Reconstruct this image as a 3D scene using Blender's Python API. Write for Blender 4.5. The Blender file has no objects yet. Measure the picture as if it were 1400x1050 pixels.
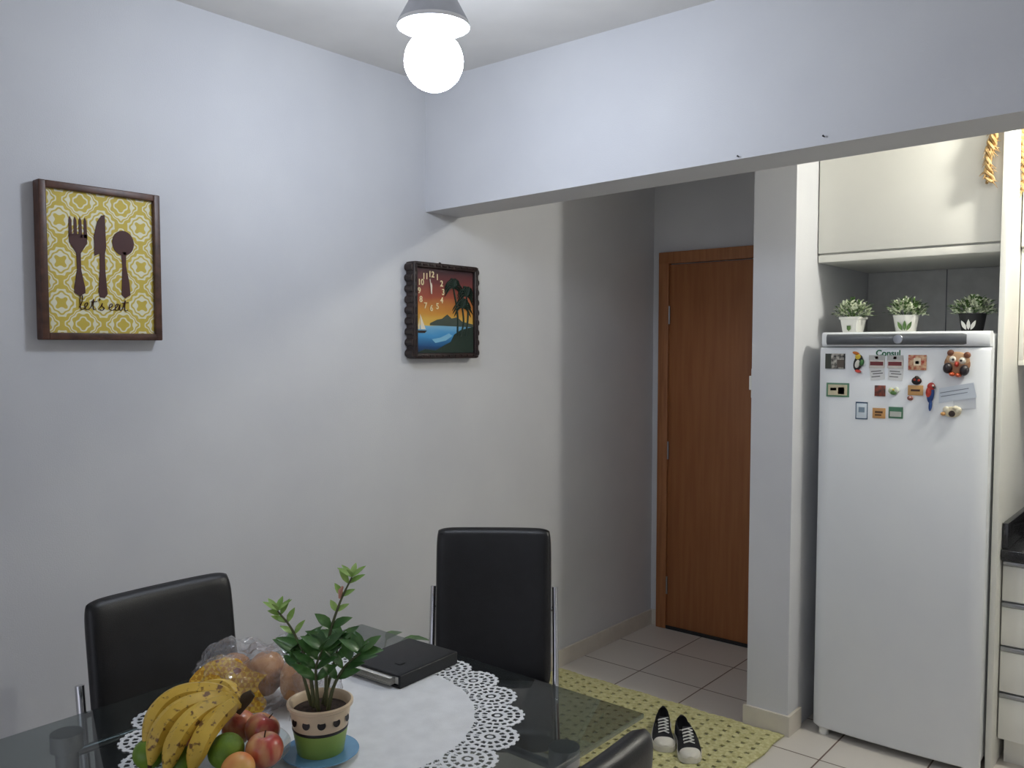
import bpy, bmesh, math, random
from mathutils import Vector, Matrix, noise
random.seed(7)
R=math.radians
sc=bpy.context.scene
try:
    sc.view_settings.view_transform='Standard'
except Exception: pass

# ---------------------------------------------------------------- helpers
def lin(c):
    c=c/255.0
    return c/12.92 if c<=0.04045 else ((c+0.055)/1.055)**2.4
def C(r,g,b): return (lin(r),lin(g),lin(b),1)

def M(name,rgb,rough=.5,metal=0,rgb2=None,scale=20,bump=0,bscale=200,stretch=None,emit=0,coat=0,spec=.5,detail=3,lo=.35,hi=.65):
    m=bpy.data.materials.new(name); m.use_nodes=True
    nt=m.node_tree; b=nt.nodes['Principled BSDF']
    b.inputs['Base Color'].default_value=C(*rgb)
    b.inputs['Roughness'].default_value=rough
    b.inputs['Metallic'].default_value=metal
    b.inputs['Specular IOR Level'].default_value=spec
    b.inputs['Coat Weight'].default_value=coat
    tc=nt.nodes.new('ShaderNodeTexCoord'); mp=nt.nodes.new('ShaderNodeMapping')
    nt.links.new(tc.outputs['Object'],mp.inputs['Vector'])
    if stretch: mp.inputs['Scale'].default_value=stretch
    n=nt.nodes.new('ShaderNodeTexNoise'); n.inputs['Scale'].default_value=scale; n.inputs['Detail'].default_value=detail
    nt.links.new(mp.outputs[0],n.inputs['Vector'])
    if rgb2 is None: rgb2=tuple(max(0,v*0.96) for v in rgb)
    cr=nt.nodes.new('ShaderNodeValToRGB')
    cr.color_ramp.elements[0].position=lo; cr.color_ramp.elements[1].position=hi
    cr.color_ramp.elements[0].color=C(*rgb2); cr.color_ramp.elements[1].color=C(*rgb)
    nt.links.new(n.outputs[0],cr.inputs[0]); nt.links.new(cr.outputs[0],b.inputs['Base Color'])
    if bump:
        n2=nt.nodes.new('ShaderNodeTexNoise'); n2.inputs['Scale'].default_value=bscale
        nt.links.new(mp.outputs[0],n2.inputs['Vector'])
        bp=nt.nodes.new('ShaderNodeBump'); bp.inputs['Strength'].default_value=bump; bp.inputs['Distance'].default_value=.002
        nt.links.new(n2.outputs[0],bp.inputs['Height']); nt.links.new(bp.outputs[0],b.inputs['Normal'])
    return m

def G(name,loc=(0,0,0),rot=0,scale=1):
    e=bpy.data.objects.new(name,None); e.location=loc; e.rotation_euler=(0,0,R(rot)); e.scale=(scale,)*3
    e.empty_display_size=.05
    sc.collection.objects.link(e); return e

def mk(name,verts,faces,mat,parent=None,smooth=True,ang=40,loc=None):
    me=bpy.data.meshes.new(name); me.from_pydata([tuple(v) for v in verts],[],faces); me.update()
    return fin(name,me,mat,parent,smooth,ang,loc)
def fin(name,me,mat,parent,smooth,ang=40,loc=None):
    if smooth:
        me.polygons.foreach_set('use_smooth',[True]*len(me.polygons))
        me.set_sharp_from_angle(angle=R(ang))
    if mat: me.materials.append(mat)
    o=bpy.data.objects.new(name,me); sc.collection.objects.link(o)
    if parent: o.parent=parent
    if loc: o.location=loc
    return o
def frombm(name,bm,mat,parent=None,smooth=True,ang=40):
    bmesh.ops.recalc_face_normals(bm,faces=bm.faces)
    me=bpy.data.meshes.new(name); bm.to_mesh(me); bm.free()
    return fin(name,me,mat,parent,smooth,ang)
def box(name,x0,x1,y0,y1,z0,z1,mat,parent=None,bev=0,segs=3):
    bm=bmesh.new(); bmesh.ops.create_cube(bm,size=1)
    for v in bm.verts:
        v.co=Vector(((x0+x1)/2+v.co.x*(x1-x0),(y0+y1)/2+v.co.y*(y1-y0),(z0+z1)/2+v.co.z*(z1-z0)))
    if bev: bmesh.ops.bevel(bm,geom=bm.edges[:],offset=bev,segments=segs,affect='EDGES',profile=.5)
    return frombm(name,bm,mat,parent,bool(bev))
def lathe(name,prof,mat,parent=None,c=(0,0,0),seg=40,ang=40):
    V=[];F=[]
    for r,z in prof:
        for i in range(seg):
            a=2*math.pi*i/seg; V.append((c[0]+r*math.cos(a),c[1]+r*math.sin(a),c[2]+z))
    for j in range(len(prof)-1):
        for i in range(seg):
            k=(i+1)%seg
            F.append((j*seg+i,j*seg+k,(j+1)*seg+k,(j+1)*seg+i))
    if prof[0][0]>1e-5: F.append(tuple(range(seg))[::-1])
    n=len(prof)-1
    if prof[n][0]>1e-5: F.append(tuple(n*seg+i for i in range(seg)))
    o=mk(name,V,F,mat,parent,True,ang)
    bm=bmesh.new(); bm.from_mesh(o.data); bmesh.ops.remove_doubles(bm,verts=bm.verts,dist=1e-6); bmesh.ops.recalc_face_normals(bm,faces=bm.faces)
    bm.to_mesh(o.data); bm.free()
    return o
def smoothpts(pts,n=2):
    pts=[Vector(p) for p in pts]
    for _ in range(n):
        q=[pts[0]]
        for a,b in zip(pts[:-1],pts[1:]):
            q+= [a.lerp(b,.25),a.lerp(b,.75)]
        q.append(pts[-1]); pts=q
    return pts
def catmull(pts,n=8):
    P=[Vector(p) for p in pts]; P=[2*P[0]-P[1]]+P+[2*P[-1]-P[-2]]
    out=[]
    for i in range(1,len(P)-2):
        for k in range(n):
            t=k/n; a,b,c,d=P[i-1],P[i],P[i+1],P[i+2]
            out.append(.5*((2*b)+(c-a)*t+(2*a-5*b+4*c-d)*t*t+(3*b-a-3*c+d)*t**3))
    out.append(P[-2]); return out
def tubegeo(pts,rad,seg=10,V=None,F=None,oval=1):
    V=[] if V is None else V; F=[] if F is None else F
    pts=[Vector(p) for p in pts]; n=len(pts)
    if not hasattr(rad,'__len__'): rad=[rad]*n
    t=(pts[1]-pts[0]).normalized()
    up=Vector((0,0,1)) if abs(t.z)<.9 else Vector((1,0,0))
    nn=t.cross(up).normalized(); base=len(V)
    for i,p in enumerate(pts):
        if i==0: tt=pts[1]-pts[0]
        elif i==n-1: tt=pts[-1]-pts[-2]
        else: tt=pts[i+1]-pts[i-1]
        tt.normalize(); nn=(nn-tt*nn.dot(tt)).normalized(); bb=tt.cross(nn)
        for k in range(seg):
            a=2*math.pi*k/seg; V.append(p+(nn*math.cos(a)+bb*math.sin(a)*oval)*rad[i])
    for i in range(n-1):
        for k in range(seg):
            l=(k+1)%seg
            F.append((base+i*seg+k,base+i*seg+l,base+(i+1)*seg+l,base+(i+1)*seg+k))
    F.append(tuple(base+k for k in range(seg))[::-1]); F.append(tuple(base+(n-1)*seg+k for k in range(seg)))
    return V,F
def tube(name,pts,rad,mat,parent=None,seg=10,oval=1):
    V,F=tubegeo(pts,rad,seg,oval=oval); return mk(name,V,F,mat,parent,True,50)
def poly(name,pts,y,mat,parent,th=.0015):
    """flat shape in local XZ plane facing -Y"""
    bm=bmesh.new(); vs=[bm.verts.new((p[0],y,p[1])) for p in pts]; f=bm.faces.new(vs)
    r=bmesh.ops.extrude_face_region(bm,geom=[f])
    for v in [g for g in r['geom'] if isinstance(g,bmesh.types.BMVert)]: v.co.y-=th
    return frombm(name,bm,mat,parent,False)
def text(name,s,size,mat,parent,loc,rot=(R(90),0,0),ext=.0005,shear=0,off=0):
    cu=bpy.data.curves.new(name,'FONT'); cu.body=s; cu.size=size; cu.extrude=ext; cu.align_x='CENTER'; cu.align_y='CENTER'; cu.shear=shear; cu.offset=off
    cu.materials.append(mat)
    o=bpy.data.objects.new(name,cu); sc.collection.objects.link(o); o.parent=parent; o.location=loc; o.rotation_euler=rot
    return o
def cushion(name,w,h,t,mat,parent,loc,axis='back',lean=0,n=26,curve=0,pw=10):
    """pillow: axis 'back' lies in XZ, 'seat' lies in XY"""
    V=[];F=[]; idx={}
    def S(i): 
        s=-1+2*i/n; return math.sin(s*math.pi/2)*.75+s*.25
    for side in (0,1):
        for i in range(n+1):
            for j in range(n+1):
                u,v=S(i),S(j); edge=i in(0,n) or j in (0,n)
                if side and edge: idx[(1,i,j)]=idx[(0,i,j)]; continue
                x=u*w/2*(1-.035*abs(v)**12-.0*v); z=v*h/2*(1-.035*abs(u)**12)
                s=(max(0,1-abs(u)**pw)**.5)*(max(0,1-abs(v)**pw)**.5)
                d=t/2*(.12+.88*s) if not edge else 0
                d=(d if side else -d)
                off=curve*(u*u)
                if axis=='back': p=(x,d-off+lean*z,z)
                else: p=(x,z,d)
                idx[(side,i,j)]=len(V); V.append(Vector(p)+Vector(loc))
    for side in (0,1):
        for i in range(n):
            for j in range(n):
                f=[idx[(side,i,j)],idx[(side,i+1,j)],idx[(side,i+1,j+1)],idx[(side,i,j+1)]]
                F.append(tuple(f if not side else f[::-1]))
    return mk(name,V,F,mat,parent,True,60)
def leafgeo(V,F,p,d,up,L,W,droop=.15,fold=.15):
    p=Vector(p); d=Vector(d).normalized(); s=d.cross(Vector(up))
    if s.length<1e-3: s=d.cross(Vector((1,0,0)))
    s.normalize(); u=s.cross(d).normalized(); b=len(V)
    T=[0,.18,.4,.65,.85,1]; Wd=[.08,.65,1,.85,.45,.02]
    for t,w in zip(T,Wd):
        c=p+d*(t*L)-u*(droop*L*t*t)
        V.append(c-s*(w*W/2)+u*(fold*w*W)); V.append(c); V.append(c+s*(w*W/2)+u*(fold*w*W))
    for i in range(len(T)-1):
        a=b+i*3
        F.append((a,a+1,a+4,a+3)); F.append((a+1,a+2,a+5,a+4))

# ---------------------------------------------------------------- materials
m_wall=M('wall_paint',(214,215,217),.85,rgb2=(209,210,213),scale=3,bump=.25,bscale=260)
m_ceil=M('ceiling_paint',(224,222,218),.9,scale=3)
m_white=M('white_lacquer',(238,237,228),.35,scale=4,rgb2=(235,234,225))
m_fridge=M('refrigerator_enamel',(232,235,236),.32,scale=4,rgb2=(229,232,234),bump=.05,bscale=400)
m_grayband=M('gray_plastic',(92,95,98),.35)
m_black=M('black_leather',(22,22,25),.36,bump=.25,bscale=500,rgb2=(17,17,19),spec=.5)
m_chrome=M('chrome',(215,215,218),.12,1)
m_steel=M('brushed_steel',(170,172,175),.28,1)
m_trim=M('skirting_tile',(222,215,202),.4,rgb2=(214,207,194),scale=12)
m_granite=M('black_granite',(22,23,25),.15,rgb2=(48,48,50),scale=350,lo=.5,hi=.62)
m_door=M('door_wood',(162,106,66),.42,rgb2=(150,95,58),scale=4,stretch=(10,10,.6),detail=6,spec=.4)
m_case=M('door_casing_wood',(170,114,72),.45,rgb2=(152,98,60),scale=5,stretch=(14,14,.8),detail=5)
m_frame=M('walnut_frame',(92,60,45),.42,rgb2=(66,42,31),scale=6,stretch=(6,6,6),detail=5)
m_dark=M('carved_dark_wood',(50,35,33),.45,rgb2=(30,21,21),scale=30)
m_brown=M('print_brown',(72,34,28),.6)
m_paper=M('paper',(232,230,222),.7)
m_dkg=M('dark_rubber',(30,30,32),.6)

def tiles():
    m=bpy.data.materials.new('floor_tile'); m.use_nodes=True; nt=m.node_tree; b=nt.nodes['Principled BSDF']
    tc=nt.nodes.new('ShaderNodeTexCoord'); mp=nt.nodes.new('ShaderNodeMapping')
    mp.inputs['Location'].default_value=(.0,.15,0)
    br=nt.nodes.new('ShaderNodeTexBrick'); br.offset=0; br.squash=1
    br.inputs['Scale'].default_value=1; br.inputs['Brick Width'].default_value=.34; br.inputs['Row Height'].default_value=.34
    br.inputs['Mortar Size'].default_value=.0035; br.inputs['Mortar Smooth'].default_value=.2
    br.inputs['Color1'].default_value=C(220,214,205); br.inputs['Color2'].default_value=C(214,208,199); br.inputs['Mortar'].default_value=C(108,88,74)
    nt.links.new(tc.outputs['Object'],mp.inputs[0]); nt.links.new(mp.outputs[0],br.inputs[0])
    nt.links.new(br.outputs[0],b.inputs['Base Color']); b.inputs['Roughness'].default_value=.3
    bp=nt.nodes.new('ShaderNodeBump'); bp.invert=True; bp.inputs['Strength'].default_value=.4; bp.inputs['Distance'].default_value=.002
    nt.links.new(br.outputs['Fac'],bp.inputs['Height']); nt.links.new(bp.outputs[0],b.inputs['Normal'])
    return m
m_floor=tiles()

def glassmat(name,tint,f0=.05,f1=.7,diffuse=0,dcol=(.8,.8,.8),rough=.02,power=3.0):
    """thin transparent sheet: reflectance f0 head-on rising to f0+f1 at grazing"""
    m=bpy.data.materials.new(name); m.use_nodes=True; nt=m.node_tree
    for n in list(nt.nodes): nt.nodes.remove(n)
    o=nt.nodes.new('ShaderNodeOutputMaterial'); tr=nt.nodes.new('ShaderNodeBsdfTransparent'); gl=nt.nodes.new('ShaderNodeBsdfGlossy')
    tr.inputs[0].default_value=(*tint,1); gl.inputs['Roughness'].default_value=rough
    lw=nt.nodes.new('ShaderNodeLayerWeight'); lw.inputs[0].default_value=.5
    pw=nt.nodes.new('ShaderNodeMath'); pw.operation='POWER'; pw.inputs[1].default_value=power
    ma=nt.nodes.new('ShaderNodeMath'); ma.operation='MULTIPLY_ADD'; ma.inputs[1].default_value=f1; ma.inputs[2].default_value=f0
    nt.links.new(lw.outputs['Facing'],pw.inputs[0]); nt.links.new(pw.outputs[0],ma.inputs[0])
    mx=nt.nodes.new('ShaderNodeMixShader'); base=tr.outputs[0]
    if diffuse:
        df=nt.nodes.new('ShaderNodeBsdfDiffuse'); df.inputs[0].default_value=(*dcol,1); m2=nt.nodes.new('ShaderNodeMixShader'); m2.inputs[0].default_value=diffuse
        nt.links.new(tr.outputs[0],m2.inputs[1]); nt.links.new(df.outputs[0],m2.inputs[2]); base=m2.outputs[0]
    nt.links.new(ma.outputs[0],mx.inputs[0]); nt.links.new(base,mx.inputs[1]); nt.links.new(gl.outputs[0],mx.inputs[2]); nt.links.new(mx.outputs[0],o.inputs[0])
    return m
m_glass=glassmat('smoked_glass',(.60,.64,.64),.05,.45,.05,(.2,.22,.22))
m_clear=glassmat('clear_glass',(.88,.92,.92),.05,.6)

def emis(name,col,s):
    m=bpy.data.materials.new(name); m.use_nodes=True; b=m.node_tree.nodes['Principled BSDF']
    b.inputs['Base Color'].default_value=(1,1,1,1); b.inputs['Emission Color'].default_value=(*col,1); b.inputs['Emission Strength'].default_value=s
    return m

# ---------------------------------------------------------------- room shell
CEIL=2.668; BW=4.27; PY=3.37; PX0=1.005; PX1=1.183
box('floor',-.15,4.1,-3,4.42,-.1,0,m_floor)
box('ceiling',-.15,4.1,-3,4.42,CEIL,CEIL+.1,m_ceil)
box('wall_left',-.15,0,-3,4.42,0,CEIL,m_wall)
box('wall_back',0,4.1,BW,BW+.15,0,CEIL,m_wall)
box('wall_right',4.1,4.25,-3,4.42,0,CEIL,m_wall)
box('wall_partition',PX0,PX1,PY,BW,0,CEIL,m_wall)
bm_=box('beam',0,4.1,2.47,2.67,2.150,CEIL,m_wall)
for v in bm_.data.vertices:
    if v.co.x>1 and v.co.z<2.3: v.co.z+=.07
box('baseboard_left',0,.012,-3,BW,0,.085,m_trim)
box('baseboard_back',.012,.05,BW-.012,BW,0,.085,m_trim)
bp_=G('baseboard_partition')
box('front_piece',PX0-.012,PX1+.012,PY-.012,PY,0,.085,m_trim,bp_)
box('side_piece',PX0-.012,PX0,PY,BW,0,.085,m_trim,bp_)
box('kitchen_piece',PX1,PX1+.012,PY,PY+.12,0,.085,m_trim,bp_)

# ---------------------------------------------------------------- entrance door
d=G('door_1',(0,BW-.001,0))
box('leaf',.115,.865,-.02,-.004,.012,2.06,m_door,d,.002)
box('casing_left',.052,.115,-.035,0,0,2.13,m_case,d,.004)
box('casing_right',.865,.93,-.035,0,0,2.13,m_case,d,.004)
box('casing_top',.052,.93,-.036,0,2.065,2.13,m_case,d,.004)
box('threshold',.115,.865,-.03,-.001,0,.018,m_dkg,d)
for i,z in enumerate((1.78,1.02,.25)):
    tube('hinge_%d'%i,[(.117,-.026,z-.05),(.117,-.026,z+.05)],.006,m_steel,d)
tube('handle',[(.81,-.02,1.03),(.81,-.06,1.03),(.72,-.065,1.03)],.009,m_steel,d)

g=G('light_switch',(PX0,PY+.06,1.45))
box('plate',-.012,0,-.04,.04,-.062,.062,m_white,g,.003)
box('rocker',-.034,-.012,-.012,.012,-.03,.03,m_white,g,.003)

# ---------------------------------------------------------------- pendant lamp
L=G('pendant_lamp',(.893,1.63,0))
m_cone=M('lamp_shade_metal',(200,202,208),.5); m_liner=M('lamp_shade_liner',(240,240,240),.6)
lathe('shade',[(.091,2.447),(.0925,2.455),(.022,2.585),(.0,2.587)],m_cone,L,seg=48)
lathe('shade_liner',[(.0915,2.444),(.0895,2.455),(.021,2.58),(.0,2.582)],m_liner,L,seg=48)
lathe('shade_lip',[(.090,2.441),(.095,2.441),(.0955,2.448),(.0935,2.452),(.090,2.448)],m_liner,L,seg=48)
for nm in ('shade','shade_liner','shade_lip'):
    me=bpy.data.objects[nm].data; b_=bmesh.new(); b_.from_mesh(me)
    bmesh.ops.delete(b_,geom=[f for f in b_.faces if len(f.verts)>6],context='FACES_ONLY'); b_.to_mesh(me); b_.free()
lathe('canopy',[(.0,CEIL-.025),(.05,CEIL-.025),(.055,CEIL-.001),(0,CEIL-.001)],m_cone,L)
tube('stem',[(0,0,2.58),(0,0,CEIL-.02)],.008,m_cone,L)
lathe('socket',[(.018,2.43),(.022,2.44),(.022,2.58),(0,2.58)],m_white,L,seg=24)
prof=[(0,-.078)]+[(.078*math.sin(a),-.078*math.cos(a)) for a in [math.pi*k/20 for k in range(1,16)]]+[(.035,.085),(.024,.098),(0,.099)]
lathe('bulb',prof,emis('bulb_glow',(.80,.87,1),72),L,(0,0,2.353),seg=32,ang=80)
# kitchen ceiling lamp
K=G('ceiling_lamp',(2.45,3.345,CEIL))
lathe('base',[(.0,-.03),(.07,-.03),(.075,-.001),(0,-.001)],m_white,K)
lathe('bulb',[(0,-.16)]+[(.06*math.sin(a),-.1-.06*math.cos(a)) for a in [math.pi*k/12 for k in range(1,10)]]+[(.025,-.03),(0,-.03)],emis('kitchen_glow',(1,.98,.90),330),K,ang=80)

# ---------------------------------------------------------------- wall print
def pattern():
    m=bpy.data.materials.new('damask_print'); m.use_nodes=True; nt=m.node_tree; b=nt.nodes['Principled BSDF']; b.inputs['Roughness'].default_value=.6
    tc=nt.nodes.new('ShaderNodeTexCoord'); sp=nt.nodes.new('ShaderNodeSeparateXYZ'); nt.links.new(tc.outputs['Object'],sp.inputs[0])
    def mt(op,a,bb=None):
        n=nt.nodes.new('ShaderNodeMath'); n.operation=op
        for i,v in enumerate((a,bb)):
            if v is None: continue
            if isinstance(v,(int,float)): n.inputs[i].default_value=v
            else: nt.links.new(v,n.inputs[i])
        return n.outputs[0]
    X=mt('MULTIPLY',sp.outputs[0],2*math.pi/.115); Z=mt('MULTIPLY',sp.outputs[2],2*math.pi/.115)
    f=mt('ADD',mt('COSINE',X),mt('COSINE',Z))
    h=mt('MULTIPLY',mt('COSINE',mt('MULTIPLY',X,4)),mt('COSINE',mt('MULTIPLY',Z,4)))
    f2=mt('ADD',mt('MULTIPLY',mt('ADD',f,2),.25),mt('MULTIPLY',h,.055))
    cr=nt.nodes.new('ShaderNodeValToRGB'); cr.color_ramp.interpolation='CONSTANT'
    Y=C(206,182,72); W=C(232,228,200)
    els=[(0,Y),(.07,W),(.15,Y),(.27,W),(.36,Y),(.43,W),(.49,Y),(.60,W),(.70,Y),(.80,W),(.90,Y)]
    while len(cr.color_ramp.elements)<len(els): cr.color_ramp.elements.new(.5)
    for e,(p,c) in zip(cr.color_ramp.elements,els): e.position=p
    for e,(p,c) in zip(cr.color_ramp.elements,els): e.color=c
    nt.links.new(f2,cr.inputs[0]); nt.links.new(cr.outputs[0],b.inputs['Base Color'])
    return m
P=G('framed_kitchen_print',(.001,1.143,1.839),90)
w,h=.172,.218; fw=.02
box('frame_left',-w,-w+fw,-.04,-.001,-h,h,m_frame,P,.003)
box('frame_right',w-fw,w,-.04,-.001,-h,h,m_frame,P,.003)
box('frame_top',-w+fw-.001,w-fw+.001,-.04,-.001,h-fw,h,m_frame,P,.003)
box('frame_bottom',-w+fw-.001,w-fw+.001,-.04,-.001,-h,-h+fw,m_frame,P,.003)
box('print',-w+.01,w-.01,-.028,-.004,-h+.01,h-.01,pattern(),P)
y0=-.0285
fx=-.066
for k in range(4):
    x=fx-.0245+k*.0137
    poly('fork_tine_%d'%k,[(x,.118),(x+.003,.128),(x+.007,.118),(x+.0085,.07),(x-.001,.07)],y0,m_brown,P)
poly('fork_body',[(fx-.0255,.08),(fx-.0245,.055),(fx-.012,.036),(fx-.006,.026),(fx-.005,-.02),(fx-.014,-.07),(fx-.014,-.085),(fx,-.094),(fx+.016,-.085),(fx+.016,-.07),(fx+.006,-.02),(fx+.006,.026),(fx+.012,.036),(fx+.024,.055),(fx+.0255,.08)],y0,m_brown,P)
kx=.0
poly('knife',[(kx+.010,.142),(kx+.012,.05),(kx+.008,.03),(kx+.008,-.02),(kx+.013,-.085),(kx+.004,-.097),(kx-.009,-.094),(kx-.013,-.08),(kx-.008,-.02),(kx-.007,.03),(kx-.022,.022),(kx-.022,.08),(kx-.012,.12),(kx,.139)],y0,m_brown,P)
sx=.062
poly('spoon_bowl',[(sx+.032*math.cos(a),.066+.036*math.sin(a)) for a in [2*math.pi*k/28 for k in range(28)]],y0,m_brown,P)
poly('spoon_handle',[(sx-.007,.04),(sx-.004,.0),(sx-.006,-.05),(sx-.008,-.085),(sx+.002,-.095),(sx+.018,-.085),(sx+.016,-.05),(sx+.007,0),(sx+.008,.04)],y0,m_brown,P)
def stroke(name,pts,x,z,s,mat,par,y,r=.0018):
    pp=catmull([(x+a*s,y,z+b*s) for a,b in pts],6); return tube(name,pp,r,mat,par,6,oval=.6)
tx,tz,s=-.068,-.132,.031
stroke('lettering_let',[(0,0.2),(.25,.7),(.3,1.25),(.1,1.2),(.08,.4),(.2,.02),(.5,.15),(.75,.5),(.7,.65),(.5,.5),(.55,.1),(.8,.02),(1.05,.3),(1.3,1.0),(1.25,.4),(1.3,.05),(1.5,.1)],tx,tz,s,m_brown,P,-.030)
stroke('lettering_crossbar',[(1.05,.75),(1.3,.78),(1.6,.8)],tx,tz,s,m_brown,P,-.030)
stroke('lettering_apostrophe',[(1.85,1.1),(1.87,.95),(1.8,.85)],tx,tz,s,m_brown,P,-.030)
stroke('lettering_s',[(1.7,.05),(1.95,.35),(2.1,.65),(2.05,.4),(2.25,.2),(2.1,0),(1.85,.05)],tx,tz,s,m_brown,P,-.030)
stroke('lettering_eat',[(2.7,.25),(3.0,.4),(3.0,.62),(2.8,.55),(2.72,.2),(2.95,.02),(3.3,.2),(3.6,.6),(3.35,.55),(3.3,.1),(3.55,.1),(3.75,.6),(3.72,.1),(3.95,.15),(4.25,1.0),(4.2,.4),(4.25,.03),(4.5,.1)],tx,tz,s,m_brown,P,-.030)
stroke('lettering_crossbar_2',[(3.95,.75),(4.25,.78),(4.55,.8)],tx,tz,s,m_brown,P,-.030)

# ---------------------------------------------------------------- picture clock
def sunset():
    m=bpy.data.materials.new('sunset_painting'); m.use_nodes=True; nt=m.node_tree; b=nt.nodes['Principled BSDF']; b.inputs['Roughness'].default_value=.35
    tc=nt.nodes.new('ShaderNodeTexCoord'); sp=nt.nodes.new('ShaderNodeSeparateXYZ'); nt.links.new(tc.outputs['Object'],sp.inputs[0])
    n=nt.nodes.new('ShaderNodeTexNoise'); n.inputs['Scale'].default_value=10
    mp=nt.nodes.new('ShaderNodeMapping'); mp.inputs['Scale'].default_value=(.6,1,3); nt.links.new(tc.outputs['Object'],mp.inputs[0]); nt.links.new(mp.outputs[0],n.inputs[0])
    a=nt.nodes.new('ShaderNodeMath'); a.operation='MULTIPLY_ADD'; a.inputs[1].default_value=2.86; a.inputs[2].default_value=.47
    nt.links.new(sp.outputs[2],a.inputs[0])
    a2=nt.nodes.new('ShaderNodeMath'); a2.operation='MULTIPLY_ADD'; a2.inputs[1].default_value=.10; nt.links.new(n.outputs[0],a2.inputs[0]); nt.links.new(a.outputs[0],a2.inputs[2])
    cr=nt.nodes.new('ShaderNodeValToRGB')
    els=[(0,(14,30,40)),(.10,(20,70,120)),(.24,(70,150,205)),(.345,(130,185,215)),(.36,(226,190,90)),(.50,(206,144,58)),(.68,(160,78,56)),(.87,(108,54,56)),(1,(60,38,45))]
    while len(cr.color_ramp.elements)<len(els): cr.color_ramp.elements.new(.5)
    for e,(p,c) in zip(cr.color_ramp.elements,els): e.position=p
    for e,(p,c) in zip(cr.color_ramp.elements,els): e.color=C(*c)
    nt.links.new(a2.outputs[0],cr.inputs[0]); nt.links.new(cr.outputs[0],b.inputs['Base Color'])
    return m
Q=G('picture_wall_clock',(.001,2.543,1.748),90)
w=.195
box('backing',-w+.015,w-.015,-.03,-.002,-w+.015,w-.015,m_dark,Q)
box('frame_top',-w+.012,w-.012,-.05,-.002,w-.024,w-.001,m_dark,Q,.005)
box('frame_bottom',-w+.012,w-.012,-.05,-.002,-w+.001,-w+.024,m_dark,Q,.005)
box('frame_left',-w+.005,-w+.028,-.05,-.002,-w+.003,w-.003,m_dark,Q,.005)
box('frame_right',w-.028,w-.005,-.05,-.002,-w+.003,w-.003,m_dark,Q,.005)
V=[];F=[]
for sx_ in (-1,1):
    for k in range(9):
        z=-w+.024+k*(2*w-.048)/8
        tubegeo([(sx_*(w-.011),-.044,z),(sx_*(w-.011),-.004,z)],.0165,12,V,F)
        tubegeo([(sx_*(w-.016),-.052,z-.018),(sx_*(w-.016),-.052,z+.012)],[.003,.004],8,V,F)
for sz in (-1,1):
    for k in range(10):
        x=-w+.03+k*(2*w-.06)/9
        tubegeo([(x-.012,-.049,sz*(w-.012)),(x+.012,-.049,sz*(w-.012))],[.005,.005],8,V,F)
mk('carving',V,F,m_dark,Q)
tube('hook',[(0,-.003,w-.004),(0,-.006,w+.008)],.005,m_dark,Q)
box('painting',-w+.024,w-.024,-.036,-.028,-w+.02,w-.02,sunset(),Q)
m_pg=M('painted_foliage',(26,48,38),.5); m_pm=M('painted_mountain',(66,78,70),.5); m_pw=M('painted_white',(240,232,212),.5); m_num=M('numeral_ivory',(240,222,176),.5)
m_psea=M('painted_foam',(130,190,220),.5)
poly('mountain',[(-.09,-.05),(-.05,-.035),(-.02,-.03),(.01,-.012),(.035,-.028),(.07,-.022),(.10,-.04),(.165,-.05),(.165,-.062),(-.09,-.058)],-.036,m_pm,Q)
poly('shore',[(-.166,-.17),(-.12,-.155),(-.06,-.16),(-.01,-.14),(.03,-.125),(.05,-.095),(.09,-.075),(.168,-.06),(.168,-.17)],-.0365,m_pg,Q)
poly('foam',[(-.06,-.13),(0,-.12),(.04,-.1),(.02,-.09),(-.03,-.108),(-.08,-.115)],-.0362,m_psea,Q,.001)
poly('sail',[(-.145,-.015),(-.142,-.075),(-.115,-.075)],-.0362,m_pw,Q)
poly('sail_back',[(-.148,-.03),(-.148,-.075),(-.162,-.075)],-.0362,m_num,Q)
poly('hull',[(-.165,-.08),(-.108,-.08),(-.12,-.09),(-.155,-.09)],-.0362,m_dark,Q)
V=[];F=[]
for (bx,bz,txx,tzz) in ((.07,-.10,.045,.10),(.12,-.10,.125,.07),(.09,-.1,.10,.02)):
    tubegeo(catmull([(bx,-.038,bz),((bx+txx)/2+.012,-.038,(bz+tzz)/2),(txx,-.038,tzz)],5),[.004]*10+[.003],6,V,F)
    for a in range(-30,211,20):
        l=.056+.012*random.random(); ca,sa=math.cos(R(a)),math.sin(R(a))
        xe=max(-.15,min(.165,txx+ca*l))
        pts=[(txx,-.039,tzz),((txx+xe)/2,-.039,tzz+sa*l*.5+.008),(xe,-.039,tzz+sa*l*.6-.022)]
        tubegeo(catmull(pts,4),[.002,.004,.007,.007,.007,.006,.005,.003,.001],5,V,F,oval=.5)
mk('palm_trees',V,F,m_pg,Q)
ccx,ccz=-.083,.078
for k in range(1,13):
    a=R(90-30*k); text('numeral_%d'%k,str(k),.034,m_num,Q,(ccx+.068*math.cos(a),-.0385,ccz+.068*math.sin(a)),ext=.001,off=.0006)
poly('hour_hand',[(ccx-.003,ccz-.008),(ccx+.003,ccz-.008),(ccx+.004,ccz+.025),(ccx,ccz+.036),(ccx-.004,ccz+.025)],-.038,m_pw,Q)
poly('minute_hand',[(ccx-.002,ccz-.01),(ccx+.002,ccz-.01),(ccx-.008,ccz+.05),(ccx-.011,ccz+.05)],-.0395,m_pw,Q)

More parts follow.
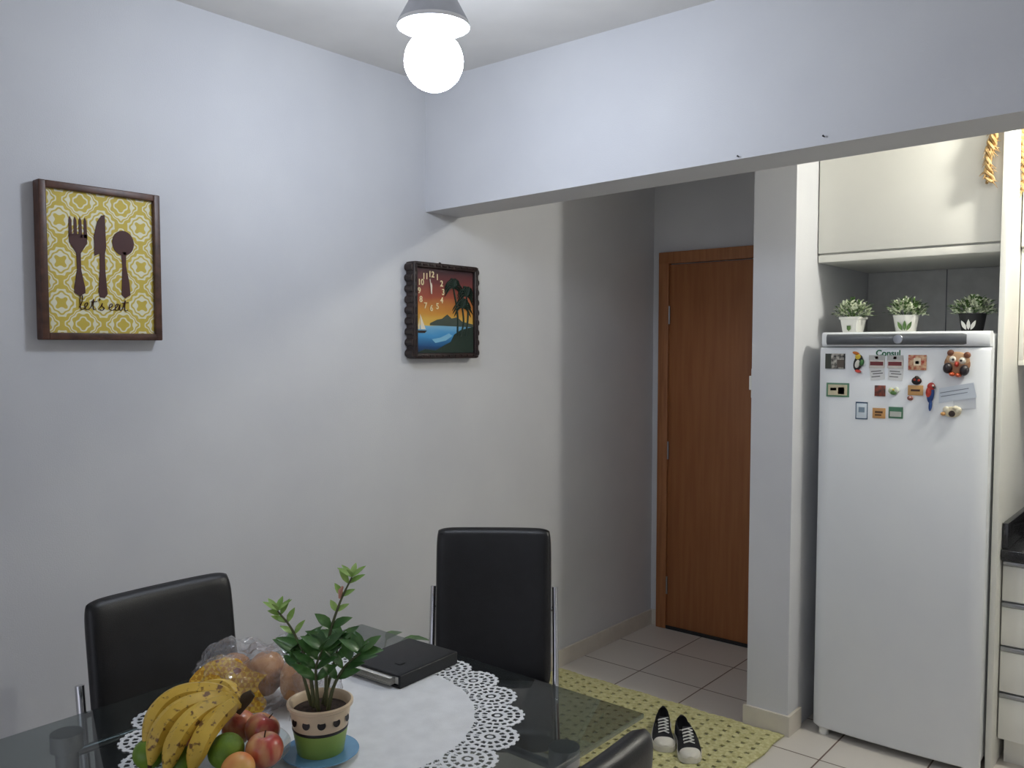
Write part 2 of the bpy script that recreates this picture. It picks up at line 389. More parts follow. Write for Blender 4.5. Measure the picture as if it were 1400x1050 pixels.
# ---------------------------------------------------------------- chairs
def chair(name,loc,rot):
    c=G(name,loc,rot)
    cushion('seat',.41,.42,.085,m_black,c,(0,-.02,.435),'seat')
    cushion('back',.395,.53,.055,m_black,c,(0,.207,.715),'back',lean=.12,curve=.012,pw=14)
    for s_ in (-1,1):
        pts=smoothpts([(s_*.209,.232,.775),(s_*.212,.205,.6),(s_*.213,.175,.44),(s_*.213,.14,.385),(s_*.213,-.17,.385),(s_*.213,-.22,.36),(s_*.213,-.225,.06),(s_*.213,-.20,.012),(s_*.213,.2,.012)],3)
        tube('frame_%s'%('left' if s_<0 else 'right'),pts,.011,m_chrome,c,10)
        tube('bolt_%s'%('left' if s_<0 else 'right'),[(s_*.18,.222,.70),(s_*.205,.222,.70)],.008,m_chrome,c)
    tube('floor_bar',[(-.213,.195,.012),(.213,.195,.012)],.011,m_chrome,c)
    tube('seat_bar_front',[(-.213,-.12,.385),(.213,-.12,.385)],.010,m_chrome,c)
    tube('seat_bar_rear',[(-.213,.10,.385),(.213,.10,.385)],.010,m_chrome,c)
    return c
chair('dining_chair',(.635,1.10,0),90)
chair('dining_chair',(.748,2.014,0),38)
chair('dining_chair',(1.585,1.01,0),-90)

# ---------------------------------------------------------------- table
TZ=.755
T=G('glass_dining_table')
box('glass_top',.52,1.52,.5,1.68,TZ-.012,TZ,m_glass,T,.003)
for i,(x,y) in enumerate(((.57,.79),(1.46,1.45),(.57,1.45),(1.46,.69))):
    lathe('leg_%d'%i,[(.032,.0),(.032,.01),(.024,.014),(.024,.70),(.034,.705),(.034,TZ-.0125),(0,TZ-.0125)],m_steel,T,(x,y,0),28)
for i,(a,b_) in enumerate((((.57,.79),(.57,1.45)),((.57,1.45),(1.46,1.45)))):
    tube('rail_%d'%i,[(*a,.69),(*b_,.69)],.010,m_steel,T)

def doily():
    m=M('crochet_cotton',(232,234,236),.85,bump=.3,bscale=600)
    NS=22; per=56; NT=NS*per; dr=.0022
    g=G('lace_tablecloth',(.98,1.2,TZ+.0012)); V=[];F=[]
    R0,R1=.325,.45; nr=int((R1-R0)/dr)
    rs=[R0+dr*k for k in range(nr+1)]
    V.append((0,0,0))
    def keep(r,th):
        sa=2*math.pi/NS; u=((th/sa)%1-.5)*sa
        if r<.330: return True
        xx=u*.40; yy=r-.382; rho=math.hypot(xx,yy); phi=math.atan2(xx,yy)
        if r>.382 and rho>.064: return False
        if rho<.064 :
            if rho>.058: return (int((phi+9)/.16)%2==0) or rho<.0605
            if .043<rho<.053: return abs(((phi/.34)%1)-.5)>.34
            if .024<rho<.036: return abs(((phi/.5)%1)-.5)>.33
            if rho<.013: return rho<.007
            return True
        a=(r-.330)/.012; b=th*r/.012
        return (abs((a%1)-.5)>.30) or (abs((b%1)-.5)>.30)
    for r in rs:
        for i in range(NT):
            a=2*math.pi*i/NT; V.append((r*math.cos(a),r*math.sin(a),0))
    for i in range(NT): F.append((0,1+i,1+(i+1)%NT))
    for j in range(nr):
        r=rs[j]+dr/2
        for i in range(NT):
            if keep(r,2*math.pi*(i+.5)/NT):
                k=(i+1)%NT; F.append((1+j*NT+i,1+(j+1)*NT+i,1+(j+1)*NT+k,1+j*NT+k))
    o=mk('lace',V,F,m,g,False)
    md=o.modifiers.new('t','SOLIDIFY'); md.thickness=.0012; md.offset=0
doily()
CZ=TZ+.002

# ---------------------------------------------------------------- binder
g=G('black_planner',(.893,1.512,CZ),3,.94)
m_vin=M('black_vinyl',(24,25,28),.5,bump=.3,bscale=350)
box('pages',-.088,.086,-.108,.11,.006,.028,m_paper,g,.002)
box('cover_bottom',-.094,.094,-.115,.115,0,.005,m_vin,g,.002)
box('cover_top',-.094,.094,-.115,.115,.029,.035,m_vin,g,.002)
box('spine',.086,.096,-.115,.115,0,.035,m_vin,g,.003)
box('strap',.02,.04,-.06,-.04,.0352,.037,m_dkg,g,.0005)
for i in range(7):
    z=.008+i*.003; dx=random.uniform(-.014,0); dy=random.uniform(-.018,-.006)
    box('loose_sheet_%d'%i,-.094+dx,.07,-.115+dy,.06,z,z+.0007,m_paper,g)

# ---------------------------------------------------------------- potted plant on saucer
PXY=(1.118,1.068)
g=G('plant_saucer',(*PXY,CZ))
def ringmat():
    m=bpy.data.materials.new('blue_pattern_ceramic'); m.use_nodes=True; nt=m.node_tree; b=nt.nodes['Principled BSDF']; b.inputs['Roughness'].default_value=.2
    tc=nt.nodes.new('ShaderNodeTexCoord'); v=nt.nodes.new('ShaderNodeTexVoronoi'); v.inputs['Scale'].default_value=90
    nt.links.new(tc.outputs['Object'],v.inputs[0]); cr=nt.nodes.new('ShaderNodeValToRGB')
    cr.color_ramp.elements[0].position=.2; cr.color_ramp.elements[0].color=C(70,135,185); cr.color_ramp.elements[1].position=.36; cr.color_ramp.elements[1].color=C(218,226,214)
    nt.links.new(v.outputs['Distance'],cr.inputs[0]); nt.links.new(cr.outputs[0],b.inputs['Base Color']); return m
m_sauc=ringmat(); m_blue=M('blue_glaze',(110,160,200),.2)
lathe('dish',[(0,0),(.045,0),(.05,.004),(.074,.010),(.0775,.013),(.074,.014),(.05,.009),(0,.0085)],m_sauc,g,seg=56)
lathe('rim_line',[(.0760,.0130),(.0772,.0125),(.0785,.0128),(.0778,.0142),(.0755,.0142)],m_blue,g,seg=56)
g=G('potted_zz_plant',(*PXY,CZ+.009),40)
m_green=M('pot_green_glaze',(140,168,76),.35); m_cr=M('pot_cream_glaze',(222,198,166),.35); m_soil=M('soil',(60,42,30),.95,rgb2=(30,20,14),scale=120,bump=.8)
m_dot=M('pot_dot_black',(30,24,24),.35)
lathe('pot_base',[(0,0),(.044,0),(.047,.003),(.0555,.052),(.0555,.054),(.04,.054)],m_green,g,seg=56)
lathe('pot_band',[(.0555,.053),(.0566,.055),(.0570,.058),(.0558,.060)],m_dot,g,seg=56)
lathe('pot_rim',[(.0558,.0575),(.0620,.098),(.067,.102),(.0675,.108),(.063,.110),(.059,.105),(.055,.085),(.0,.084)],m_cr,g,seg=56)
for k in range(12):
    a=2*math.pi*(k+.5)/12; rr=.0597+.0006; z=.080
    bm=bmesh.new(); bmesh.ops.create_circle(bm,cap_ends=True,segments=16,radius=.0085)
    mt_=Matrix.Rotation(a,4,'Z')@Matrix.Translation((rr,0,z))@Matrix.Rotation(R(90-9),4,'Y')
    bm.transform(mt_)
    frombm('dot_%d'%k,bm,m_dot,g,False)
lathe('soil',[(0,.094),(.03,.093),(.057,.090),(.05,.086)],m_soil,g)
m_leaf=M('glossy_leaf',(84,124,64),.3,rgb2=(54,94,48),scale=30,coat=.3); m_lleaf=M('young_leaf',(164,194,110),.4,rgb2=(132,170,80),scale=40)
m_stem=M('plant_stem',(84,88,54),.5)
V=[];F=[];VL=[];FL=[];VY=[];FY=[]
stems=[
 ([(-.012,.0,.09),(-.018,0,.15),(-.030,.0,.2),(-.058,.0,.26),(-.085,.0,.295)],.62),
 ([(.01,.01,.09),(.012,.01,.17),(.02,0,.24),(.042,0,.31),(.068,0,.365)],.6),
 ([(.018,-.01,.09),(.03,-.01,.14),(.055,-.015,.185),(.088,-.02,.215)],2),
 ([(.0,-.015,.09),(-.002,-.02,.14),(.0,-.03,.19),(.012,-.03,.225)],2),
 ([(-.02,.012,.09),(-.035,.01,.15),(-.055,.01,.205)],2),
 ([(.0,.02,.09),(.02,.02,.16),(.035,.025,.22)],2)]
for cp,ys in stems:
    pts=catmull(cp,8); n=len(pts)
    tubegeo(pts,[.0046-.0030*i/n for i in range(n)],7,V,F)
    for i in range(14 if ys<2 else 11,n,4):
        t=i/(n-1); dirv=(pts[min(i+1,n-1)]-pts[i-1]).normalized()
        young=t>ys
        for sgn in (-1,1):
            a=random.uniform(-.6,.6); side=Vector((math.cos(a)*sgn,math.sin(a)*sgn*.8,0))
            dd=side*.8+dirv*.8
            up=Vector((0,-.6,1))
            if young: leafgeo(VY,FY,pts[i],dd,up,random.uniform(.028,.04),.014)
            else: leafgeo(VL,FL,pts[i],dd,up,random.uniform(.045,.062),.025,.22)
    tip=pts[-1]
    for k in range(6 if ys<2 else 4):
        a=k*(1.05 if ys<2 else 1.57)+.4; dd=Vector((math.cos(a)*.9,math.sin(a)*.7,.8))
        if ys<2: leafgeo(VY,FY,tip,dd,(0,-.5,1),.036,.013)
        else: leafgeo(VL,FL,tip,dd,(0,-.5,1),.052,.025)
mk('stems',V,F,m_stem,g); mk('leaves',VL,FL,m_leaf,g,True,80); mk('young_leaves',VY,FY,m_lleaf,g,True,80)
V,F=[],[]; tubegeo([(.043,.0,.322),(.045,-.004,.338),(.05,-.004,.347)],[.003,.005,.002],8,V,F); mk('flower_bud',V,F,M('bud_pink',(206,150,130),.5),g)

# ---------------------------------------------------------------- fruit bowl
B=G('fruit_bowl',(1.006,.904,CZ),40)
lathe('dish',[(0,0),(.07,0),(.08,.003),(.120,.018),(.138,.036),(.140,.038),(.137,.039),(.118,.022),(.078,.007),(0,.006)],m_clear,B,seg=64)
def banmat():
    m=M('banana_peel',(226,190,80),.45,rgb2=(208,170,60),scale=14)
    nt=m.node_tree; b=nt.nodes['Principled BSDF']; src=b.inputs['Base Color'].links[0].from_socket
    tc=nt.nodes.new('ShaderNodeTexCoord'); n=nt.nodes.new('ShaderNodeTexNoise'); n.inputs['Scale'].default_value=75; n.inputs['Detail'].default_value=4
    nt.links.new(tc.outputs['Object'],n.inputs[0]); cr=nt.nodes.new('ShaderNodeValToRGB'); cr.color_ramp.elements[0].position=.58; cr.color_ramp.elements[1].position=.65
    nt.links.new(n.outputs[0],cr.inputs[0]); mx=nt.nodes.new('ShaderNodeMixRGB'); nt.links.new(cr.outputs[0],mx.inputs[0]); nt.links.new(src,mx.inputs[1]); mx.inputs[2].default_value=C(120,82,36)
    nt.links.new(mx.outputs[0],b.inputs['Base Color']); return m
m_ban=banmat(); m_btip=M('banana_tip',(68,52,32),.8)
S0=Vector((.030,.045,.120))
bans=[((-.075,.02,.145),(-.125,-.055,.080)),((-.055,-.03,.138),(-.100,-.09,.052)),((-.022,-.052,.132),(-.060,-.115,.05)),((.010,-.055,.120),(-.015,-.11,.05)),((-.02,.085,.128),(-.10,.075,.105))]
for i,(mid,tip) in enumerate(bans):
    mid=Vector(mid); tip=Vector(tip); st=S0+Vector((0,0,-.004*i))
    a=st; ctrl=[a,a.lerp(mid,.35)+Vector((0,0,.012)),mid,mid.lerp(tip,.55)+(mid-a.lerp(tip,.5))*.35,tip]
    pts=catmull(ctrl,8); n=len(pts)
    rad=[]
    for k in range(n):
        t=k/(n-1)
        if t<.16: r=.0065+.003*t/.16
        elif t<.34: r=.0095+(.020-.0095)*((t-.16)/.18)**.8
        elif t<.78: r=.020+.001*math.sin((t-.34)/.44*math.pi)
        elif t<.97: r=.020*(1-((t-.78)/.22)**2*.78)
        else: r=.0045
        rad.append(r)
    tube('banana_%d'%i,pts,rad,m_ban,B,7)
    dd=(pts[-1]-pts[-2]).normalized()
    tube('banana_tip_%d'%i,[pts[-1]-dd*.003,pts[-1]+dd*.006],[.0048,.0035],m_btip,B,7)
tube('banana_crown',[S0+Vector((-.008,-.005,-.02)),S0+Vector((.012,.006,.004)),S0+Vector((.022,.01,.012))],[.012,.013,.008],m_btip,B,9)
m_app=M('apple_skin',(190,78,68),.3,rgb2=(224,168,116),scale=9,stretch=(3,3,.6),lo=.36,hi=.6,coat=.3)
m_lime=M('green_citrus',(130,160,50),.4,rgb2=(104,140,38),scale=20,bump=.5,bscale=700)
m_yel=M('yellow_fruit',(230,192,110),.4,rgb2=(220,130,74),scale=12)
m_lim2=M('guava_green',(130,160,50),.4,rgb2=(96,130,34),scale=16)
def fruit(name,x,y,z,r,mat,apple=True):
    pr=[]
    for k in range(0,21):
        a=math.pi*k/20; rr=r*math.sin(a); zz=-r*.92*math.cos(a)
        if apple:
            zz+= -r*.30*math.exp(-((rr/r)/.28)**2) if k>10 else r*.18*math.exp(-((rr/r)/.25)**2)
            rr*=1.0+.05*math.cos(a-.3)*-1
        pr.append((max(rr,0),zz))
    pr[0]=(0,pr[0][1]); pr[-1]=(0,pr[-1][1])
    o=lathe(name,pr,mat,B,(0,0,0),36,80); o.location=(x,y,z); o.rotation_euler=(R(random.uniform(-30,30)),R(random.uniform(-30,30)),random.random()*6)
    if apple:
        s_=tube(name+'_stem',[(0,0,r*.5),(.002,0,r*.8),(.004,0,r*1.02)],.0014,m_btip,B,6); s_.location=o.location; s_.rotation_euler=o.rotation_euler
fruit('apple_0',.078,.03,.066,.036,m_app); fruit('apple_1',.104,-.045,.060,.037,m_app)
fruit('lime_0',.032,-.052,.062,.035,m_lime,False); fruit('mango_0',.072,-.106,.052,.032,m_yel,False)
fruit('lime_1',-.118,-.052,.056,.030,m_lim2,False)
fruit('apple_2',-.05,.0,.055,.038,m_app); fruit('apple_3',.02,.065,.055,.036,m_app); fruit('lime_2',-.085,.055,.052,.032,m_lim2,False)
fruit('lime_3',-.05,-.07,.046,.033,m_lim2,False)

# ---------------------------------------------------------------- bread bag
g=G('bagged_bread',(.792,1.135,CZ),40,1.08)
m_bread=M('bread_crust',(206,156,106),.7,rgb2=(172,118,70),scale=25)
m_cake=M('corn_cake',(214,160,60),.7,rgb2=(190,120,40),scale=30)
def blob(name,c,s,mat,par,amp=.0,freq=10,rotz=0,floorz=None,sub=4):
    bm=bmesh.new(); bmesh.ops.create_icosphere(bm,subdivisions=sub,radius=1)
    rm=Matrix.Rotation(R(rotz),3,'Z')
    for v in bm.verts:
        p=v.co.copy()
        q=Vector((math.copysign(abs(p.x)**.75,p.x)*s[0],math.copysign(abs(p.y)**.75,p.y)*s[1],math.copysign(abs(p.z)**.8,p.z)*s[2]))
        if amp: q+=p*amp*(noise.noise(q*freq)+.5*abs(noise.noise(q*freq*2.7)))
        q=rm@q+Vector(c)
        if floorz is not None: q.z=max(q.z,floorz)
        v.co=q
    return frombm(name,bm,mat,par,True,75)
blob('roll_0',(.085,-.01,.056),(.034,.05,.038),m_bread,g,.006,20,rotz=10,floorz=.006)
blob('roll_1',(.012,.015,.062),(.034,.052,.042),m_bread,g,.006,20,rotz=-5,floorz=.006)
blob('roll_2',(-.058,.015,.060),(.034,.048,.040),m_bread,g,.006,20,rotz=4,floorz=.006)
def labmat():
    m=bpy.data.materials.new('bag_label'); m.use_nodes=True; nt=m.node_tree; b=nt.nodes['Principled BSDF']; b.inputs['Roughness'].default_value=.25
    tc=nt.nodes.new('ShaderNodeTexCoord'); mp=nt.nodes.new('ShaderNodeMapping'); mp.inputs['Rotation'].default_value=(0,0,R(45)); nt.links.new(tc.outputs['Object'],mp.inputs[0])
    v=nt.nodes.new('ShaderNodeTexChecker'); v.inputs['Scale'].default_value=110; v.inputs[1].default_value=C(236,194,62); v.inputs[2].default_value=C(206,148,40)
    nt.links.new(mp.outputs[0],v.inputs[0])
    n=nt.nodes.new('ShaderNodeTexNoise'); n.inputs['Scale'].default_value=20; nt.links.new(tc.outputs['Object'],n.inputs[0])
    cr=nt.nodes.new('ShaderNodeValToRGB'); cr.color_ramp.interpolation='CONSTANT'; cr.color_ramp.elements[0].color=(0,0,0,1); cr.color_ramp.elements[1].position=.66; cr.color_ramp.elements[1].color=(1,1,1,1)
    nt.links.new(n.outputs[0],cr.inputs[0]); mx=nt.nodes.new('ShaderNodeMixRGB'); nt.links.new(cr.outputs[0],mx.inputs[0]); nt.links.new(v.outputs[0],mx.inputs[1]); mx.inputs[2].default_value=C(150,84,40)
    nt.links.new(mx.outputs[0],b.inputs['Base Color']); return m
V=[];F=[];nu,nv=26,22
for i in range(nu+1):
    for j in range(nv+1):
        u=i/nu; v=j/nv; x=-.120+.150*u; a=R(4+v*(56+14*math.sin(u*5)))
        rr=1+.07*noise.noise(Vector((x*45,v*5,0)))
        V.append((x+.010*math.sin(v*7),-.084*math.cos(a)*rr*(.84+.16*math.sin(u*2.6)),.006+.116*math.sin(a)*rr*(.76+.24*math.sin(.3+u*1.9))))
for i in range(nu):
    for j in range(nv): a=i*(nv+1)+j; F.append((a,a+nv+1,a+nv+2,a+1))
mk('label',V,F,labmat(),g)
def plastic():
    m=glassmat('bag_plastic',(.96,.96,.97),.10,.55,.06,(.85,.85,.87),.16,2.0); nt=m.node_tree
    gl=[n for n in nt.nodes if n.type=='BSDF_GLOSSY'][0]
    tc=nt.nodes.new('ShaderNodeTexCoord'); n=nt.nodes.new('ShaderNodeTexNoise'); n.inputs['Scale'].default_value=35; n.inputs['Detail'].default_value=3; n.inputs['Distortion'].default_value=1.5
    nt.links.new(tc.outputs['Object'],n.inputs[0]); bp=nt.nodes.new('ShaderNodeBump'); bp.inputs['Strength'].default_value=1; bp.inputs['Distance'].default_value=.02
    nt.links.new(n.outputs[0],bp.inputs['Height']); nt.links.new(bp.outputs[0],gl.inputs['Normal'])
    return m
m_pl=plastic()
blob('bag',(0.012,0,.064),(.134,.076,.062),m_pl,g,.034,26,floorz=.001,sub=5)
blob('bag_neck',(.145,-.045,.045),(.035,.028,.036),m_pl,g,.034,34,rotz=-30,floorz=.001)

# ---------------------------------------------------------------- plant on floor by the wall
g=G('potted_floor_plant',(.2,1.98,0))
lathe('pot',[(0,0),(.07,0),(.09,.15),(.098,.152),(.098,.17),(.088,.17),(.085,.14),(0,.138)],M('terracotta',(150,82,54),.8),g)
lathe('soil',[(0,.15),(.083,.147),(.08,.14)],m_soil,g)
V=[];F=[];VS=[];FS=[]
for k in range(11):
    a=k*2.4; t=Vector((math.cos(a),math.sin(a),0)); hh=random.uniform(.3,.42)
    if k==0: t=Vector((.4,1,0)).normalized() 
    p0=Vector((0,0,.14))+t*.02; p1=p0+t*.04+Vector((0,0,hh*.6)); p2=p0+t*.09+Vector((0,0,hh*.95))
    tubegeo(catmull([p0,p1,p2],5),.003,6,VS,FS)
    leafgeo(V,F,p2,t+Vector((0,0,.25)),(0,0,1),.11,.055,.3)
mk('stems',VS,FS,m_stem,g); mk('leaves',V,F,m_leaf,g,True,80)

# ---------------------------------------------------------------- rug
def rug():
    g=G('crochet_rug',(.03,2.60,.001)); cs=.0085; W=int(1.15/cs); H=int(.75/cs); V=[];F=[]
    for i in range(W+1):
        for j in range(H+1):
            V.append((i*cs+.004*math.sin(j*.22),j*cs+.004*math.sin(i*.25),.003+.0015*math.sin(i*1.3)*math.sin(j*1.3)))
    for i in range(W):
        for j in range(H):
            e=i<4 or j<4 or i>=W-4 or j>=H-4
            a=i%6; b=(j+(3 if (i//6)%2 else 0))%6
            if not e and a in(2,3) and b in (1,2): continue
            k=i*(H+1)+j; F.append((k,k+H+1,k+H+2,k+1))
    o=mk('weave',V,F,M('rug_yarn',(212,208,158),.95,rgb2=(186,180,124),scale=70,bump=1,bscale=300),g,False)
    md=o.modifiers.new('s','SOLIDIFY'); md.thickness=.006; md.offset=1
rug()

# ---------------------------------------------------------------- sneakers
m_can=M('black_canvas',(34,34,38),.9,bump=.4,bscale=700); m_rub=M('white_rubber',(224,220,208),.6); m_lace=M('shoe_lace',(228,226,220),.8)
def shoe(name,loc,rot,mir=1):
    g=G(name,loc,rot,.88)
    secs=[(-.142,.012,.030),(-.136,.027,.036),(-.12,.040,.044),(-.095,.047,.050),(-.06,.049,.060),(-.02,.045,.078),(.02,.040,.088),(.06,.037,.088),(.10,.036,.088),(.125,.030,.092),(.138,.016,.094)]
    def ring(y,hw,z0,z1,n=18,sq=.8):
        out=[]
        for k in range(n+1):
            a=math.pi*k/n; out.append((hw*math.copysign(abs(math.cos(a))**.75,math.cos(a))*mir+ .006*mir*math.cos(y*18),y,z0+(z1-z0)*math.sin(a)**sq))
        return out
    V=[];F=[];n=18
    for y,hw,h in secs: V+=ring(y,hw,.012,h)
    for i in range(len(secs)-1):
        for k in range(n):
            if i>=5 and i<=8 and 4<=k<=13: continue
            a=i*(n+1)+k; F.append((a,a+1,a+n+2,a+n+1))
    F.append(tuple(range(n+1))); F.append(tuple((len(secs)-1)*(n+1)+k for k in range(n+1))[::-1])
    o=mk('upper',V,F,m_can,g,True,60); md=o.modifiers.new('s','SOLIDIFY'); md.thickness=.003
    V=[];F=[];out=[]
    for y,hw,h in secs: out.append((hw+.005,y))
    left=[(-(w_),y) for w_,y in out][::-1]; lp=[(w_,y) for w_,y in out]+left
    n2=len(lp)
    for z in (0,.024):
        for x,y in lp: V.append((x*mir+.006*mir*math.cos(y*18),y*1.02,z))
    for k in range(n2): F.append((k,(k+1)%n2,n2+(k+1)%n2,n2+k))
    F.append(tuple(range(n2))[::-1]); F.append(tuple(n2+k for k in range(n2)))
    mk('sole',V,F,m_rub,g,True,40)
    V=[];F=[]; tc_=[(-.144,.014,.032),(-.138,.029,.039),(-.122,.042,.047),(-.10,.048,.052)]
    for y,hw,h in tc_: V+=ring(y,hw,.018,h)
    for i in range(3):
        for k in range(n):
            a=i*(n+1)+k; F.append((a,a+1,a+n+2,a+n+1))
    F.append(tuple(range(n+1)))
    mk('toe_cap',V,F,m_rub,g,True,60)
    mk('tongue',[(-.02,-.07,.061),(.02,-.07,.061),(-.022,-.02,.084),(.022,-.02,.084),(-.02,.002,.100),(.02,.002,.100)],[(0,1,3,2),(2,3,5,4)],m_can,g)
    V=[];F=[]
    for k in range(5):
        y=-.072+k*.015; z=.0605+k*.0075
        tubegeo([(-.024,y,z-.003),(0,y+.004,z+.004),(.024,y,z-.003)],.0032,6,V,F)
        tubegeo([(-.022,y,z),(.022,y+.013,z+.006)],.0026,6,V,F)
    mk('laces',V,F,m_lace,g)
    mk('insole',[(-.03,-.01,.03),(.03,-.01,.03),(.028,.11,.032),(-.028,.11,.032)],[(0,1,2,3)],m_dkg,g)
shoe('sneaker',(.930,2.985,.0115),37); shoe('sneaker',(.812,3.005,.0115),32,-1)

# ---------------------------------------------------------------- refrigerator
FX0,FX1=1.247,1.866; FY=3.47; FT=1.655
g=G('refrigerator')
box('cabinet',FX0+.004,FX1-.004,FY+.055,4.2,.035,FT,m_fridge,g,.012)
box('feet_base',FX0+.03,FX1-.03,FY+.07,4.15,.0,.035,m_dkg,g)
def doorpanel(name,x0,x1,z0,z1,yb,bul,mat,par,th=.05,nx=24,crn=.018):
    prof=[]
    for k in range(nx+1):
        u=-1+2*k/nx; x=(x0+x1)/2+u*(x1-x0)/2
        e=max(0,abs(u)-(1-2*crn/(x1-x0)))/(2*crn/(x1-x0))
        prof.append((x,yb-bul*(1-u*u)+crn*(1-math.sqrt(max(0,1-e*e)))))
    V=[];F=[];zs=[z0,z0+.004,z0+.012,z1-.012,z1-.004,z1]; ins=[.010,.004,0,0,.004,.010]
    for z,i_ in zip(zs,ins):
        for x,y in prof: V.append((x,y+i_,z))
        V.append((x1,yb+th,z)); V.append((x0,yb+th,z))
    m_=nx+3
    for j in range(len(zs)-1):
        for k in range(m_): F.append((j*m_+k,j*m_+(k+1)%m_,(j+1)*m_+(k+1)%m_,(j+1)*m_+k))
    F.append(tuple(range(m_))[::-1]); F.append(tuple((len(zs)-1)*m_+k for k in range(m_)))
    return mk(name,V,F,mat,par,True,35)
doorpanel('door',FX0,FX1,.030,1.600,FY,.014,m_fridge,g)
doorpanel('top_rim',FX0+.006,FX1-.004,1.604,1.660,FY-.004,.020,m_fridge,g,.07)
doorpanel('handle_band',FX0+.035,FX1-.075,1.610,1.652,FY-.022,.012,m_grayband,g,.03,crn=.006)
o=lathe('badge',[(0,0),(.018,0),(.016,.003),(0,.004)],m_steel,g,seg=24); o.rotation_euler=(R(90),0,0); o.location=(1.56,FY-.034,1.631)
m_logo=M('logo_green',(30,110,70),.5)
text('brand_label','Consul',.032,m_logo,g,(1.520,FY-.0150,1.577),ext=.0006,off=.0008)
for i,x in enumerate((FX0+.04,FX1-.04)):
    lathe('foot_%d'%i,[(.02,0),(.02,.02),(.014,.035)],m_white,g,(x,FY+.03,0),16)

# ---- magnets on the fridge
mg=G('refrigerator_magnets')
def mapx(x): return FX0+(x-1.215)/(1.855-1.215)*(FX1-FX0)
def fy(x):
    u=(x-(FX0+FX1)/2)/((FX1-FX0)/2); return FY-.014*(1-u*u)-.0006
def mag(name,x,z,w,h,col,col2=None,rot=0,th=.004,inner=None,sc_=18):
    x=mapx(x)
    e=G(name,(x,fy(x)-.0008,z)); e.rotation_euler=(0,R(rot),0); e.parent=mg
    m=M(name+'_mat',col,.5,rgb2=col2 or col,scale=sc_*4)
    box('plate',-w/2,w/2,-th,0,-h/2,h/2,m,e,.001 if th>.002 else 0,2)
    if inner:
        for (a,b,c2,d2,cl) in inner:
            box('print',w*a,w*b,-th-.0006,-th+.0002,h*c2,h*d2,M('ink',cl,.5),e)
    return e
mag('photo_magnet',1.287,1.545,.078,.060,(200,196,184),(40,38,36),inner=[(-.5,-.2,-.5,.5,(60,66,54)),(.1,.45,-.4,.1,(90,80,70)),(.45,.5,-.5,.5,(20,20,20))])
mag('scene_magnet',1.300,1.43,.090,.056,(96,140,110),inner=[(-.42,.42,-.38,.38,(214,204,170)),(.02,.3,-.3,.2,(196,110,60)),(-.32,-.05,-.05,.15,(70,80,60))])
for i,x in enumerate((1.455,1.525)):
    mag('card_magnet_%d'%i,x,1.545,.058,.050,(220,214,206),inner=[(-.5,.5,.1,.5,(196,196,192)),(-.42,.42,-.3,.0,(120,44,46)),(-.1,.1,.2,.4,(160,40,40))])
    mag('note_%d'%i,x+.002,1.497,.054,.046,(232,232,230),rot=-6 if i==0 else 3,th=.0015,inner=[(-.4,.3,.2,.28,(120,120,120)),(-.3,.4,0,.08,(120,120,120)),(-.4,.2,-.25,-.17,(120,120,120))])
mag('fruit_magnet',1.607,1.543,.064,.057,(176,64,44),(220,190,150),inner=[(-.2,.2,-.2,.3,(236,220,190)),(-.1,.1,-.1,.1,(40,30,30))])
mag('dark_magnet',1.470,1.432,.040,.042,(70,50,44),(150,70,50))
mag('orange_magnet',1.603,1.438,.054,.038,(206,160,100),inner=[(-.3,.3,-.1,.1,(70,40,30))])
mag('calendar_magnet',1.400,1.352,.046,.068,(220,230,236),inner=[(-.5,.5,.42,.5,(50,80,110)),(-.5,.5,-.5,-.44,(50,80,110)),(-.5,-.44,-.5,.5,(50,80,110)),(.44,.5,-.5,.5,(50,80,110)),(-.25,.25,-.1,.2,(130,150,165))])
mag('orange_card_magnet',1.468,1.345,.048,.040,(206,156,96),inner=[(-.3,.3,0,.2,(90,60,30)),(-.3,.2,-.25,-.1,(90,60,30))])
mag('green_card_magnet',1.532,1.350,.052,.044,(70,120,90),inner=[(-.4,.4,-.35,.1,(204,206,196))])
mag('slip_note',1.745,1.432,.130,.055,(214,222,230),rot=-12,th=.0015,inner=[(-.4,.35,.15,.2,(130,140,150)),(-.4,.3,-.1,-.05,(130,140,150))])
mag('slip_note_under',1.775,1.405,.075,.06,(218,222,226),rot=-4,th=.0012)
def blobs(name,x,z,parts,rot=0):
    x=mapx(x)
    e=G(name,(x,fy(x),z)); e.parent=mg; e.rotation_euler=(0,R(rot),0)
    for i,(px,pz,rx,rz,col) in enumerate(parts):
        bm=bmesh.new(); bmesh.ops.create_uvsphere(bm,u_segments=20,v_segments=12,radius=1)
        for v in bm.verts: v.co=Vector((px+v.co.x*rx,min(-.0006,-.006+v.co.y*(.005+.0015*i)-.0005*i),pz+v.co.z*rz))
        frombm('part_%d'%i,bm,M(name+'_c%d'%i,col,.45),e)
blobs('toucan_magnet',1.382,1.540,[(0,0,.017,.032,(30,30,32)),(.0,-.004,.011,.02,(225,222,210)),(-.006,.022,.011,.011,(230,200,60)),(-.018,.034,.013,.006,(214,120,40)),(.01,-.032,.012,.006,(190,60,50)),(.014,.004,.008,.014,(60,110,60))],15)
blobs('flower_magnet',1.523,1.434,[(-.01,0,.01,.012,(205,215,180)),(.01,.003,.01,.012,(215,220,200)),(0,-.008,.012,.008,(90,130,70)),(0,.004,.004,.004,(210,180,60))])
blobs('ladybug_magnet',1.607,1.474,[(0,0,.018,.015,(30,26,26)),(-.006,.004,.006,.006,(176,60,40)),(.008,.002,.005,.005,(176,60,40)),(0,.014,.007,.005,(60,50,40))])
blobs('small_heart_magnet',1.585,1.408,[(0,0,.011,.009,(150,90,80)),(0,.003,.005,.004,(220,180,170))])
